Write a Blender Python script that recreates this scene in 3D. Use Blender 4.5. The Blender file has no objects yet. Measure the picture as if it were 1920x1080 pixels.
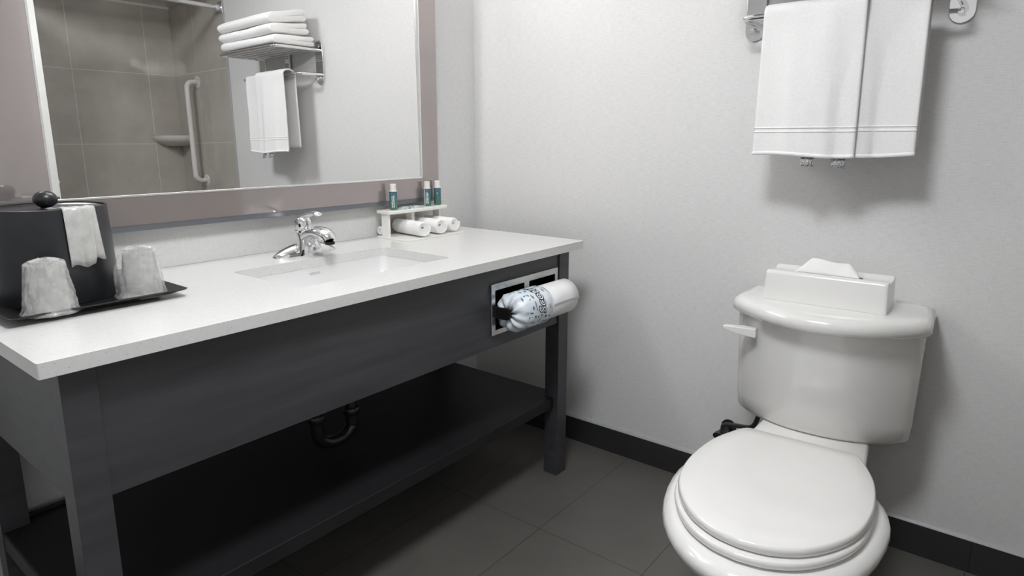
import bpy, bmesh, math, random
from mathutils import Vector, Matrix, noise
random.seed(7)
sc = bpy.context.scene
COL = sc.collection
PI = math.pi

# ------------------------------------------------------------------ camera, world, exposure
cam_d = bpy.data.cameras.new('camera')
cam = bpy.data.objects.new('camera', cam_d); COL.objects.link(cam); sc.camera = cam
yaw, pitch, roll = math.radians(51.70613), math.radians(-11.33876), math.radians(0.07017)
fwd = Vector((math.sin(yaw)*math.cos(pitch), math.cos(yaw)*math.cos(pitch), math.sin(pitch)))
rgt = Vector((math.cos(yaw), -math.sin(yaw), 0)); upv = rgt.cross(fwd)
r2 = rgt*math.cos(roll) + upv*math.sin(roll); u2 = -rgt*math.sin(roll) + upv*math.cos(roll)
M = Matrix((r2, u2, -fwd)).transposed().to_4x4(); M.translation = Vector((-2.1116, -1.87128, 1.21828))
cam.matrix_world = M
cam_d.sensor_width = 36.0; cam_d.lens = 36.0*1212.167/1920; cam_d.shift_y = (502.709-540)/1920
cam_d.clip_start = 0.02
w = bpy.data.worlds.new('world'); sc.world = w; w.use_nodes = True
w.node_tree.nodes['Background'].inputs[0].default_value = (0.8, 0.85, 0.9, 1)
w.node_tree.nodes['Background'].inputs[1].default_value = 0.05
sc.view_settings.view_transform = 'Standard'; sc.view_settings.look = 'None'
sc.view_settings.exposure = 0.6; sc.view_settings.gamma = 1.0; sc.view_settings.use_curve_mapping = False
VANITY_LIGHT = 14.0      # emission of the frosted shades over the mirror
CEILING_LIGHT = 36.0     # emission of the round ceiling light
sc.cycles.max_bounces = 10; sc.cycles.diffuse_bounces = 5; sc.cycles.glossy_bounces = 6; sc.cycles.transmission_bounces = 6; sc.cycles.transparent_max_bounces = 12
sc.cycles.sample_clamp_indirect = 6.0; sc.cycles.caustics_reflective = False; sc.cycles.caustics_refractive = False

# ------------------------------------------------------------------ material helpers
def new_mat(name):
    m = bpy.data.materials.new(name); m.use_nodes = True
    nt = m.node_tree; b = nt.nodes['Principled BSDF']
    return m, nt, b
def N(nt, t, **kw):
    n = nt.nodes.new(t)
    for k, v in kw.items(): setattr(n, k, v)
    return n
def col4(c): return (c[0], c[1], c[2], 1.0)
def coords(nt, scale=(1, 1, 1)):
    tc = N(nt, 'ShaderNodeTexCoord'); mp = N(nt, 'ShaderNodeMapping'); mp.inputs['Scale'].default_value = scale
    nt.links.new(tc.outputs['Object'], mp.inputs['Vector']); return mp.outputs['Vector']
def noise_tex(nt, vec, scale, detail=3, rough=0.5):
    n = N(nt, 'ShaderNodeTexNoise'); n.inputs['Scale'].default_value = scale; n.inputs['Detail'].default_value = detail; n.inputs['Roughness'].default_value = rough
    nt.links.new(vec, n.inputs['Vector']); return n.outputs['Fac']
def ramp(nt, fac, stops):
    r = N(nt, 'ShaderNodeValToRGB'); el = r.color_ramp.elements
    while len(el) < len(stops): el.new(0.5)
    for e, (p, c) in zip(el, stops): e.position = p; e.color = col4(c) if len(c) == 3 else c
    nt.links.new(fac, r.inputs['Fac']); return r.outputs['Color']
def bump(nt, b, height, strength, dist):
    n = N(nt, 'ShaderNodeBump'); n.inputs['Strength'].default_value = strength; n.inputs['Distance'].default_value = dist
    nt.links.new(height, n.inputs['Height']); nt.links.new(n.outputs['Normal'], b.inputs['Normal'])
def mat(name, c, rough=0.5, metal=0.0, var=0.05, nscale=8.0, bscale=None, bstr=0.1, bdist=0.001, coat=0.0, spec=0.5, stretch=(1, 1, 1)):
    m, nt, b = new_mat(name)
    v = coords(nt, stretch)
    f = noise_tex(nt, v, nscale)
    lo = [max(0, x*(1-var)) for x in c]; hi = [min(1, x*(1+var)) for x in c]
    nt.links.new(ramp(nt, f, [(0.3, lo), (0.7, hi)]), b.inputs['Base Color'])
    b.inputs['Roughness'].default_value = rough; b.inputs['Metallic'].default_value = metal
    b.inputs['Coat Weight'].default_value = coat; b.inputs['Coat Roughness'].default_value = 0.08
    b.inputs['Specular IOR Level'].default_value = spec
    if bscale: bump(nt, b, noise_tex(nt, v, bscale, 4), bstr, bdist)
    return m
def math_n(nt, op, a, b=None):
    n = N(nt, 'ShaderNodeMath', operation=op)
    for i, x in enumerate((a, b)):
        if x is None: continue
        if isinstance(x, (int, float)): n.inputs[i].default_value = x
        else: nt.links.new(x, n.inputs[i])
    return n.outputs[0]
def grid_mask(nt, comp, size, off, width):
    # 1 on the joint line, 0 in the tile
    t = math_n(nt, 'DIVIDE', math_n(nt, 'SUBTRACT', comp, off), size)
    f = math_n(nt, 'ABSOLUTE', math_n(nt, 'SUBTRACT', math_n(nt, 'FRACT', math_n(nt, 'ADD', t, 0.5)), 0.5))
    return math_n(nt, 'LESS_THAN', math_n(nt, 'MULTIPLY', f, size), width/2)
def tile_mat(name, c, grout, axes, rough, var=0.12, nscale=3.0, width=0.003, stretch=(1, 1, 1)):
    m, nt, b = new_mat(name)
    tc = N(nt, 'ShaderNodeTexCoord'); sp = N(nt, 'ShaderNodeSeparateXYZ'); nt.links.new(tc.outputs['Object'], sp.inputs[0])
    mk = None
    for ax, size, off in axes:
        g = grid_mask(nt, sp.outputs[ax], size, off, width)
        mk = g if mk is None else math_n(nt, 'MAXIMUM', mk, g)
    f = noise_tex(nt, coords(nt, stretch), nscale, 6, 0.6)
    cc = ramp(nt, f, [(0.25, [x*(1-var) for x in c]), (0.75, [x*(1+var) for x in c])])
    mx = N(nt, 'ShaderNodeMix', data_type='RGBA'); nt.links.new(mk, mx.inputs['Factor']); nt.links.new(cc, mx.inputs[6]); mx.inputs[7].default_value = col4(grout)
    nt.links.new(mx.outputs[2], b.inputs['Base Color'])
    b.inputs['Roughness'].default_value = rough
    bump(nt, b, math_n(nt, 'SUBTRACT', 1.0, mk), 0.3, 0.001)
    return m
def wallpaper(name, c):
    m, nt, b = new_mat(name)
    f1 = noise_tex(nt, coords(nt, (40, 40, 700)), 1.0, 3, 0.6)
    f2 = noise_tex(nt, coords(nt, (260, 260, 60)), 1.0, 2, 0.5)
    f = math_n(nt, 'ADD', math_n(nt, 'MULTIPLY', f1, 0.75), math_n(nt, 'MULTIPLY', f2, 0.25))
    nt.links.new(ramp(nt, f, [(0.32, [x*0.89 for x in c]), (0.5, c), (0.68, [min(1, x*1.07) for x in c])]), b.inputs['Base Color'])
    b.inputs['Roughness'].default_value = 0.55; b.inputs['Specular IOR Level'].default_value = 0.35
    bump(nt, b, f, 0.35, 0.0012)
    return m
def quartz(name, c):
    m, nt, b = new_mat(name)
    v = coords(nt)
    vo = N(nt, 'ShaderNodeTexVoronoi'); vo.inputs['Scale'].default_value = 250; nt.links.new(v, vo.inputs['Vector'])
    near = math_n(nt, 'LESS_THAN', vo.outputs['Distance'], 0.22)
    sepc = N(nt, 'ShaderNodeSeparateColor'); nt.links.new(vo.outputs['Color'], sepc.inputs[0])
    some = math_n(nt, 'GREATER_THAN', sepc.outputs[0], 0.87)
    dark = math_n(nt, 'MULTIPLY', near, some)
    base = ramp(nt, noise_tex(nt, v, 90, 2), [(0.3, [x*0.97 for x in c]), (0.7, [min(1, x*1.02) for x in c])])
    mx = N(nt, 'ShaderNodeMix', data_type='RGBA'); nt.links.new(math_n(nt, 'MULTIPLY', dark, 0.55), mx.inputs['Factor']); nt.links.new(base, mx.inputs[6]); mx.inputs[7].default_value = (0.16, 0.16, 0.17, 1)
    nt.links.new(mx.outputs[2], b.inputs['Base Color']); b.inputs['Roughness'].default_value = 0.22
    return m
def emit(name, c, s):
    m, nt, b = new_mat(name)
    f = noise_tex(nt, coords(nt), 20)
    nt.links.new(ramp(nt, f, [(0.2, [x*0.97 for x in c]), (0.8, c)]), b.inputs['Emission Color'])
    b.inputs['Base Color'].default_value = col4(c)
    b.inputs['Emission Strength'].default_value = s
    return m
def film(name, c, alpha, rough=0.18, bscale=60):
    m, nt, b = new_mat(name)
    v = coords(nt)
    f = noise_tex(nt, v, bscale, 4, 0.6)
    nt.links.new(ramp(nt, f, [(0.3, [x*0.9 for x in c]), (0.7, c)]), b.inputs['Base Color'])
    b.inputs['Roughness'].default_value = rough; b.inputs['Specular IOR Level'].default_value = 0.8
    a = math_n(nt, 'ADD', alpha-0.15, math_n(nt, 'MULTIPLY', f, 0.3)); nt.links.new(a, b.inputs['Alpha'])
    bump(nt, b, f, 0.6, 0.004)
    return m

MT = dict(
    wall=wallpaper('grey_linen_wallpaper', (0.74, 0.735, 0.735)),
    ceil=mat('ceiling_paint', (0.75, 0.75, 0.74), 0.8),
    paint=mat('white_satin_paint', (0.72, 0.71, 0.69), 0.4),
    floor=tile_mat('floor_porcelain', (0.112, 0.106, 0.096), (0.052, 0.049, 0.045), [(0, 0.60, -0.60), (1, 0.36, -0.79)], 0.42, 0.10, 6),
    base=tile_mat('base_porcelain', (0.030, 0.030, 0.032), (0.014, 0.014, 0.014), [(1, 0.55, -0.777)], 0.4, 0.12, 8),
    baseb=tile_mat('base_porcelain_back', (0.030, 0.030, 0.032), (0.014, 0.014, 0.014), [(0, 0.55, -0.5)], 0.4, 0.12, 8),
    tileb=tile_mat('shower_tile_back', (0.46, 0.43, 0.39), (0.64, 0.62, 0.59), [(0, 0.43, -0.60), (2, 0.44, 1.235)], 0.06, 0.16, 4, 0.004),
    tiles=tile_mat('shower_tile_side', (0.46, 0.43, 0.39), (0.64, 0.62, 0.59), [(1, 0.43, -2.45), (2, 0.44, 1.235)], 0.06, 0.16, 4, 0.004),
    caulk=mat('grey_caulk', (0.42, 0.42, 0.43), 0.4),
    wood=mat('charcoal_stained_wood', (0.055, 0.055, 0.061), 0.38, var=0.18, nscale=5, stretch=(0.6, 4, 8), bscale=60, bstr=0.05, bdist=0.0005),
    shelfd=mat('near_black_shelf', (0.010, 0.010, 0.0115), 0.5, var=0.15, nscale=6),  # low shelf, its rails and lip: set darker than the charcoal wood
    cap=mat('grey_metal_cap', (0.10, 0.105, 0.11), 0.4, 0.6),
    quartz=quartz('white_quartz', (0.72, 0.715, 0.705)),
    china=mat('white_vitreous_china', (0.80, 0.79, 0.775), 0.12, var=0.01, coat=0.5),
    basin=mat('white_basin_china', (0.76, 0.76, 0.755), 0.12, var=0.01, coat=0.5),
    plastic=mat('white_plastic', (0.80, 0.79, 0.775), 0.22, var=0.01),
    seat=mat('white_seat_plastic', (0.80, 0.785, 0.77), 0.16, var=0.01, coat=0.3),
    chrome=mat('polished_chrome', (0.86, 0.86, 0.87), 0.05, 1.0, var=0.01),
    steel=mat('satin_stainless', (0.62, 0.62, 0.62), 0.22, 1.0, var=0.05, nscale=30),
    frame=mat('glossy_mauve_bronze_frame', (0.42, 0.375, 0.365), 0.07, 0.55, var=0.04, nscale=4, coat=0.3),
    framee=mat('grey_frame_edge', (0.20, 0.21, 0.23), 0.3, 0.5),
    mirror=mat('mirror_silver', (0.93, 0.935, 0.93), 0.0, 1.0, var=0.004),
    bead=mat('bright_satin_bead', (0.9, 0.9, 0.9), 0.25, 0.8, var=0.01),
    black=mat('black_satin_plastic', (0.016, 0.017, 0.019), 0.33, var=0.1, bscale=220, bstr=0.04, bdist=0.0004),
    leather=mat('black_leatherette', (0.020, 0.021, 0.024), 0.36, var=0.12, nscale=30, bscale=160, bstr=0.10, bdist=0.0006),
    tray=mat('black_tray_lacquer', (0.013, 0.013, 0.014), 0.28),
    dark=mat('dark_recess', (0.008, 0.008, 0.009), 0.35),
    pipe=mat('dark_pipe', (0.05, 0.05, 0.055), 0.25, 0.7),
    terry=mat('white_terry', (0.91, 0.905, 0.90), 0.95, var=0.03, nscale=200, bscale=900, bstr=0.6, bdist=0.0022, spec=0.1),
    hem=mat('white_flat_weave', (0.90, 0.895, 0.89), 0.85, var=0.02, bscale=500, bstr=0.25, bdist=0.001, spec=0.15, stretch=(1, 1, 4)),
    tissue=mat('tissue_paper', (0.88, 0.875, 0.87), 0.9, var=0.01, spec=0.1),
    paper=mat('toilet_tissue', (0.86, 0.86, 0.86), 0.9, var=0.02, bscale=300, bstr=0.12, bdist=0.001, spec=0.1),
    wrap=mat('printed_paper_wrapper', (0.74, 0.80, 0.86), 0.45, var=0.05, nscale=25, bscale=40, bstr=0.25, bdist=0.003),
    leaf=mat('teal_leaf_ink', (0.07, 0.22, 0.23), 0.5, var=0.3, nscale=60),
    navy=mat('navy_ink', (0.022, 0.026, 0.06), 0.5), ink=mat('grey_ink', (0.25, 0.27, 0.32), 0.5),
    stamp=mat('pale_grey_stamp', (0.42, 0.42, 0.42), 0.4),
    white=mat('white_ink', (0.85, 0.86, 0.88), 0.5),
    core=mat('cardboard_core', (0.42, 0.33, 0.24), 0.9),
    acryl=mat('milky_acrylic', (0.84, 0.83, 0.79), 0.25, var=0.01),
    teal=None, capw=mat('bottle_cap_cream', (0.82, 0.78, 0.755), 0.35, var=0.01),
    cup=film('clear_plastic_cup', (0.50, 0.49, 0.465), 0.50, 0.15, 30), wrapf=film('clear_wrinkled_film', (0.90, 0.90, 0.89), 0.17, 0.06, 60),
    liner=film('cloudy_liner_plastic', (0.70, 0.69, 0.67), 0.66, 0.2, 45),
    tag=None, shade=emit('lit_frosted_shade', (1.0, 0.975, 0.95), VANITY_LIGHT), dome=emit('lit_ceiling_diffuser', (0.95, 0.98, 1.0), CEILING_LIGHT),
    hose=mat('dark_braided_hose', (0.06, 0.06, 0.06), 0.4, 0.5, bscale=300, bstr=0.5, bdist=0.001),
    grey=mat('grey_paint_metal', (0.66, 0.645, 0.62), 0.3), soapd=mat('grey_ceramic', (0.62, 0.60, 0.57), 0.15),
)
def bottle_mat():
    m, nt, b = new_mat('teal_bottle_print')
    tc = N(nt, 'ShaderNodeTexCoord'); sp = N(nt, 'ShaderNodeSeparateXYZ'); nt.links.new(tc.outputs['Object'], sp.inputs[0])
    h = math_n(nt, 'ADD', math_n(nt, 'DIVIDE', sp.outputs[2], 0.07), math_n(nt, 'MULTIPLY', math_n(nt, 'SUBTRACT', noise_tex(nt, coords(nt), 60), 0.5), 0.5))
    nt.links.new(ramp(nt, h, [(0.1, (0.07, 0.18, 0.14)), (0.5, (0.06, 0.17, 0.165)), (0.95, (0.06, 0.12, 0.17))]), b.inputs['Base Color'])
    b.inputs['Roughness'].default_value = 0.25; return m
MT['teal'] = bottle_mat()
def speckle_mat(name, a, c, scale, thr, stretch=(1, 1, 1)):
    m, nt, b = new_mat(name)
    f = noise_tex(nt, coords(nt, stretch), scale, 2, 0.6)
    nt.links.new(ramp(nt, f, [(thr-0.02, a), (thr+0.02, c)]), b.inputs['Base Color']); b.inputs['Roughness'].default_value = 0.5
    return m
MT['tag'] = speckle_mat('printed_care_tag', (0.10, 0.10, 0.11), (0.72, 0.72, 0.72), 450, 0.5)
MT['sachet'] = speckle_mat('printed_sachet', (0.10, 0.16, 0.17), (0.60, 0.66, 0.66), 130, 0.47)

# ------------------------------------------------------------------ mesh helpers
def V(*a): return Vector(a)
def add_box(bm, x0, x1, y0, y1, z0, z1):
    vs = [bm.verts.new(p) for p in ((x0,y0,z0),(x1,y0,z0),(x1,y1,z0),(x0,y1,z0),(x0,y0,z1),(x1,y0,z1),(x1,y1,z1),(x0,y1,z1))]
    for f in ((3,2,1,0),(4,5,6,7),(0,1,5,4),(1,2,6,5),(2,3,7,6),(3,0,4,7)): bm.faces.new([vs[i] for i in f])
def add_loft(bm, rings, cap0=True, cap1=True, closed=True):
    vr = [[bm.verts.new(p) for p in r] for r in rings]
    n = len(vr[0])
    for a, b in zip(vr, vr[1:]):
        for i in range(n if closed else n-1):
            j = (i+1) % n
            bm.faces.new((a[i], a[j], b[j], b[i]))
    if cap0: bm.faces.new(list(reversed(vr[0])))
    if cap1: bm.faces.new(vr[-1])
    return vr
def add_lathe(bm, prof, n=32, o=(0, 0, 0), axis='z', cap0=True, cap1=True):
    rings = []
    for r, h in prof:
        ring = []
        for i in range(n):
            a = 2*PI*i/n; c, s = r*math.cos(a), r*math.sin(a)
            p = {'z': (c, s, h), 'x': (h, c, s), 'y': (s, h, c)}[axis]
            ring.append(V(*p)+V(*o))
        rings.append(ring)
    add_loft(bm, rings, cap0, cap1)
def smooth_path(pts, per=8):
    P = [V(*p) for p in pts]; out = []
    for i in range(len(P)-1):
        p0 = P[max(i-1, 0)]; p1 = P[i]; p2 = P[i+1]; p3 = P[min(i+2, len(P)-1)]
        for k in range(per):
            t = k/per
            out.append(0.5*((2*p1)+(-p0+p2)*t+(2*p0-5*p1+4*p2-p3)*t*t+(-p0+3*p1-3*p2+p3)*t**3))
    out.append(P[-1]); return out
def add_tube(bm, path, r, n=14, caps=True):
    P = [V(*p) for p in path]; rings = []
    t0 = (P[1]-P[0]).normalized(); ref = V(0, 0, 1) if abs(t0.z) < 0.9 else V(0, 1, 0)
    nrm = (ref-t0*ref.dot(t0)).normalized()
    for i, p in enumerate(P):
        t = (P[min(i+1, len(P)-1)]-P[max(i-1, 0)]).normalized()
        nrm = (nrm-t*nrm.dot(t)).normalized(); bn = t.cross(nrm)
        rr = r(i/(len(P)-1)) if callable(r) else r
        rings.append([p+rr*(math.cos(2*PI*k/n)*nrm+math.sin(2*PI*k/n)*bn) for k in range(n)])
    add_loft(bm, rings, caps, caps)
def add_prism(bm, pts, lo, hi, axis='z'):
    def mk(a, b, h): return {'z': V(a, b, h), 'x': V(h, a, b), 'y': V(a, h, b)}[axis]
    add_loft(bm, [[mk(a, b, lo) for a, b in pts], [mk(a, b, hi) for a, b in pts]])
def rrect(x0, x1, y0, y1, r, k=6):
    out = []
    for cx, cy, a0 in ((x1-r, y1-r, 0), (x0+r, y1-r, PI/2), (x0+r, y0+r, PI), (x1-r, y0+r, 3*PI/2)):
        for i in range(k+1):
            a = a0+PI/2*i/k; out.append((cx+r*math.cos(a), cy+r*math.sin(a)))
    return out
def add_plate_hole(bm, outer, holes, lo, hi, axis='z'):
    """A slab with holes: outer and holes are 2-D loops, axis is the thickness direction."""
    def mk(a, b, h): return {'z': V(a, b, h), 'x': V(h, a, b), 'y': V(a, h, b)}[axis]
    t = bmesh.new(); ed = []
    for lp in [outer]+holes:
        vs = [t.verts.new(mk(a, b, lo)) for a, b in lp]
        ed += [t.edges.new((vs[i], vs[(i+1) % len(vs)])) for i in range(len(vs))]
    bmesh.ops.triangle_fill(t, edges=ed, use_beauty=True)
    g = bmesh.ops.extrude_face_region(t, geom=list(t.faces))
    d = mk(0, 0, hi-lo)
    bmesh.ops.translate(t, verts=[v for v in g['geom'] if isinstance(v, bmesh.types.BMVert)], vec=d)
    bmesh.ops.recalc_face_normals(t, faces=t.faces)
    me = bpy.data.meshes.new('tmp'); t.to_mesh(me); t.free(); bm.from_mesh(me); bpy.data.meshes.remove(me)
def obj(name, bm, m, parent=None, smooth=True, angle=40, bevel=None, seg=3, sub=0, solid=None, loc=None, recalc=True):
    if recalc: bmesh.ops.recalc_face_normals(bm, faces=bm.faces)
    me = bpy.data.meshes.new(name); bm.to_mesh(me); bm.free()
    me.materials.append(m)
    if smooth:
        for p in me.polygons: p.use_smooth = True
        me.set_sharp_from_angle(angle=math.radians(angle))
    o = bpy.data.objects.new(name, me); COL.objects.link(o)
    if parent: o.parent = parent
    if loc: o.location = loc
    if solid:
        s = o.modifiers.new('thickness', 'SOLIDIFY'); s.thickness = solid; s.offset = 0
    if bevel:
        b = o.modifiers.new('bevel', 'BEVEL'); b.width = bevel; b.segments = seg; b.limit_method = 'ANGLE'; b.angle_limit = math.radians(35)
        b.harden_normals = True
    if sub:
        s = o.modifiers.new('subdivision', 'SUBSURF'); s.levels = sub; s.render_levels = sub
    return o
def thing(name, label, cat, loc=(0, 0, 0), rz=0.0, group=None):
    o = bpy.data.objects.new(name, None); COL.objects.link(o); o.location = loc; o.rotation_euler = (0, 0, rz)
    o.empty_display_size = 0.05; o['label'] = label; o['category'] = cat
    if group: o['group'] = group
    return o
def tag(o, label, cat, group=None):
    o['label'] = label; o['category'] = cat
    if group: o['group'] = group
    return o
def struct(name, bm, m, label=None, parent=None, **kw):
    o = obj(name, bm, m, parent, **kw)
    if parent is None:
        o['kind'] = 'structure'
        if label: o['label'] = label
    return o
def dup(root, loc, rz=None, label=None):
    r = root.copy(); COL.objects.link(r); r.location = loc
    if rz is not None: r.rotation_euler = (0, 0, rz)
    if label: r['label'] = label
    for ch in list(root.children):
        c = ch.copy(); COL.objects.link(c); c.parent = r
        for g in list(ch.children):
            d = g.copy(); COL.objects.link(d); d.parent = c
    return r
def box(x0, x1, y0, y1, z0, z1):
    bm = bmesh.new(); add_box(bm, x0, x1, y0, y1, z0, z1); return bm
def text_bm(s, size, extrude=0.0, offset=0.0, cuts=0):
    cu = bpy.data.curves.new('t', 'FONT'); cu.body = s; cu.size = size; cu.extrude = extrude; cu.offset = offset
    cu.align_x = 'CENTER'; cu.align_y = 'CENTER'; cu.resolution_u = 4
    o = bpy.data.objects.new('t', cu); COL.objects.link(o)
    dg = bpy.context.evaluated_depsgraph_get(); me = bpy.data.meshes.new_from_object(o.evaluated_get(dg))
    bm = bmesh.new(); bm.from_mesh(me)
    bpy.data.objects.remove(o); bpy.data.curves.remove(cu); bpy.data.meshes.remove(me)
    bmesh.ops.triangulate(bm, faces=bm.faces)
    for _ in range(cuts): bmesh.ops.subdivide_edges(bm, edges=[e for e in bm.edges if e.calc_length() > size*0.12], cuts=1)
    return bm
def join_bm(dst, src):
    me = bpy.data.meshes.new('j'); src.to_mesh(me); src.free(); dst.from_mesh(me); bpy.data.meshes.remove(me)

# ------------------------------------------------------------------ the room
struct('floor', box(-3.1, 0.1, -2.9, 0.1, -0.06, 0.0), MT['floor'], 'dark grey porcelain tiled floor', smooth=False)
struct('ceiling', box(-3.1, 0.1, -2.9, 0.1, 2.42, 2.48), MT['ceil'], smooth=False)
struct('wall_back', box(-3.1, 0.1, 0.0, 0.1, 0.0, 2.42), MT['wall'], 'grey linen textured wall behind the vanity', smooth=False)
struct('wall_right', box(0.0, 0.1, -2.06, 0.0, 0.0, 2.42), MT['wall'], 'grey linen textured wall behind the toilet', smooth=False)
struct('wall_shower_side', box(0.0, 0.1, -2.9, -2.06, 0.0, 2.42), MT['tiles'], smooth=False)
struct('wall_shower_back', box(-0.96, 0.0, -2.9, -2.75, 0.0, 2.42), MT['tileb'], smooth=False)
struct('wall_front', box(-3.1, -0.96, -2.9, -2.75, 0.0, 2.42), MT['wall'], smooth=False)
struct('wall_left', box(-3.1, -3.0, -2.75, 0.0, 0.0, 2.42), MT['wall'], smooth=False)
struct('ceiling_shower', box(-0.96, 0.0, -2.75, -2.14, 2.105, 2.2), MT['soapd'], smooth=False)
bm = box(-0.96, -0.0, -2.75, -2.742, 2.09, 2.105); struct('trim_3', bm, MT['paint'])
struct('trim_1', box(-0.006, 0.0, -2.075, -2.055, 0.0, 2.42), MT['caulk'], bevel=0.002)
struct('baseboard_right', box(-0.010, 0.0, -2.055, -0.010, 0.0, 0.0975), MT['base'], smooth=False)
struct('baseboard_back', box(-3.0, 0.0, -0.010, 0.0, 0.0, 0.0975), MT['baseb'], smooth=False)
bm = bmesh.new(); add_prism(bm, [(-0.0095, 0.0975), (0, 0.0975), (0, 0.109), (-0.003, 0.108)], -2.055, 0.0, 'y')
struct('trim_2', bm, MT['caulk'])
# open white door, seen by its edge in the mirror
dr = struct('door_1', box(-1.012, -0.952, -2.74, -2.07, 0.01, 2.04), MT['paint'], 'white door seen by its edge in the mirror', bevel=0.002)
b2 = bmesh.new(); add_lathe(b2, [(0.014, 0), (0.014, -0.003), (0.009, -0.004), (0.008, -0.001)], 20, (-1.000, -2.07, 1.035), 'y')
bmesh.ops.scale(b2, verts=b2.verts, vec=(1, -1, 1), space=Matrix.Translation((0, 2.07, 0))); obj('latch_bolt', b2, MT['steel'], dr)
b2 = bmesh.new(); add_lathe(b2, [(0.020, 0), (0.020, 0.004), (0.012, 0.007)], 20, (-0.952, -2.09, 1.035), 'x'); obj('knob_rose', b2, MT['steel'], dr)

# ------------------------------------------------------------------ lamps
vl = thing('vanity_light', 'chrome wall light with four lit frosted glass shades above the mirror', 'wall light', (-0.93, 0, 2.03))
obj('backplate', box(-0.46, 0.46, -0.025, 0.0, -0.035, 0.035), MT['chrome'], vl, bevel=0.004)
for i in range(4):
    x = -0.345+0.23*i
    b2 = bmesh.new(); add_tube(b2, [(x, -0.02, 0), (x, -0.055, 0)], 0.012); a = obj('lamp_arm', b2, MT['chrome'], vl)
    obj('glass_shade', box(x-0.062, x+0.062, -0.165, -0.055, -0.06, 0.06), MT['shade'], vl, bevel=0.012)
cl = thing('ceiling_light', 'round flush ceiling light with lit white diffuser', 'ceiling light', (-1.55, -1.30, 2.42))
b2 = bmesh.new(); add_lathe(b2, [(0.24, 0), (0.24, -0.025), (0.23, -0.03)], 40); obj('base_ring', b2, MT['chrome'], cl)
b2 = bmesh.new(); add_lathe(b2, [(0.228, -0.028), (0.215, -0.05), (0.17, -0.072), (0.09, -0.086), (0.012, -0.09)], 40); obj('diffuser', b2, MT['dome'], cl)

# ------------------------------------------------------------------ mirror
mr = thing('wall_mirror', 'large wall mirror in a wide glossy mauve bronze frame', 'mirror', (-0.98, 0, 0.98))
FX0, FX1, FZ0, FZ1 = -1.70, -0.285, 0.995, 1.885       # outer face of the frame
IX0, IX1, IZ0, IZ1 = -1.583, -0.370, 1.069, 1.80        # sight opening
def fr(a): return [(x+0.98, z-0.98) for x, z in a]
bm = bmesh.new()
add_plate_hole(bm, fr([(FX0, FZ0), (FX1, FZ0), (FX1, FZ1), (FX0, FZ1)]), [fr([(IX0, IZ0), (IX1, IZ0), (IX1, IZ1), (IX0, IZ1)])], -0.060, -0.03, 'y')
obj('frame', bm, MT['frame'], mr, smooth=False)
bm = bmesh.new()
add_plate_hole(bm, fr([(FX0-.001, FZ0-0.016), (FX1+.001, FZ0-0.016), (FX1+.001, FZ1+.012), (FX0-.001, FZ1+.012)]), [fr([(FX0+0.001, FZ0+.001), (FX1-0.001, FZ0+.001), (FX1-0.001, FZ1-.001), (FX0+0.001, FZ1-.001)])], -0.0585, 0.0, 'y')
obj('frame_edge', bm, MT['framee'], mr, smooth=False)
bm = bmesh.new()
add_plate_hole(bm, fr([(IX0, IZ0), (IX1, IZ0), (IX1, IZ1), (IX0, IZ1)]), [fr([(IX0+.005, IZ0+.005), (IX1-.005, IZ0+.005), (IX1-.005, IZ1-.005), (IX0+.005, IZ1-.005)])], -0.0620, -0.03, 'y')
obj('inner_bead', bm, MT['bead'], mr, smooth=False, bevel=.0012, seg=2)
bm = bmesh.new()
def gy(z): return -0.055+0.010*(z-1.3)
add_loft(bm, [[V(IX0+.98, gy(IZ0), IZ0-.98), V(IX1+.98, gy(IZ0), IZ0-.98), V(IX1+.98, gy(IZ1), IZ1-.98), V(IX0+.98, gy(IZ1), IZ1-.98)],
              [V(IX0+.98, gy(IZ0)+.005, IZ0-.98), V(IX1+.98, gy(IZ0)+.005, IZ0-.98), V(IX1+.98, gy(IZ1)+.005, IZ1-.98), V(IX0+.98, gy(IZ1)+.005, IZ1-.98)]])
obj('mirror_glass', bm, MT['mirror'], mr, smooth=False)

# ------------------------------------------------------------------ vanity table
VX0, VX1, VY, LW = -1.78, -0.237, -0.646, 0.057
vt = thing('vanity_table', 'dark charcoal wooden vanity table with square legs and a low shelf', 'vanity', ((VX0+VX1)/2, -0.35, 0))
ox, oy = (VX0+VX1)/2, -0.35
def vb(x0, x1, y0, y1, z0, z1): return box(x0-ox, x1-ox, y0-oy, y1-oy, z0, z1)
for x in (VX0, VX1-LW):
    for y in (VY, -0.075):
        lg = obj('leg', vb(x, x+LW, y, y+LW, 0.0, 0.835), MT['wood'], vt, bevel=0.0015)
        obj('foot_cap', vb(x-.0008, x+LW+.0008, y-.0008, y+LW+.0008, 0.0, 0.046), MT['cap'], lg, bevel=0.001)
HX0, HX1, HZ0, HZ1 = -0.645, -0.322, 0.640, 0.768        # paper holder opening in the apron
bm = bmesh.new()
add_plate_hole(bm, [(VX0+LW-ox, 0.583), (VX1-LW-ox, 0.583), (VX1-LW-ox, 0.835), (VX0+LW-ox, 0.835)],
               [[(HX0-ox, HZ0), (HX1-ox, HZ0), (HX1-ox, HZ1), (HX0-ox, HZ1)]], VY+0.006-oy, VY+0.026-oy, 'y')
obj('front_apron', bm, MT['wood'], vt, smooth=False)
for x in (VX0+0.004, VX1-0.024):
    obj('side_apron', vb(x, x+0.02, VY+LW, -0.075, 0.583, 0.835), MT['wood'], vt, bevel=0.001)
obj('back_rail', vb(VX0+LW, VX1-LW, -0.06, -0.04, 0.70, 0.835), MT['wood'], vt, bevel=0.001)
obj('shelf', vb(VX0+0.004, VX1-0.004, VY+0.02, -0.03, 0.262, 0.300), MT['shelfd'], vt, bevel=0.0015)
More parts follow.
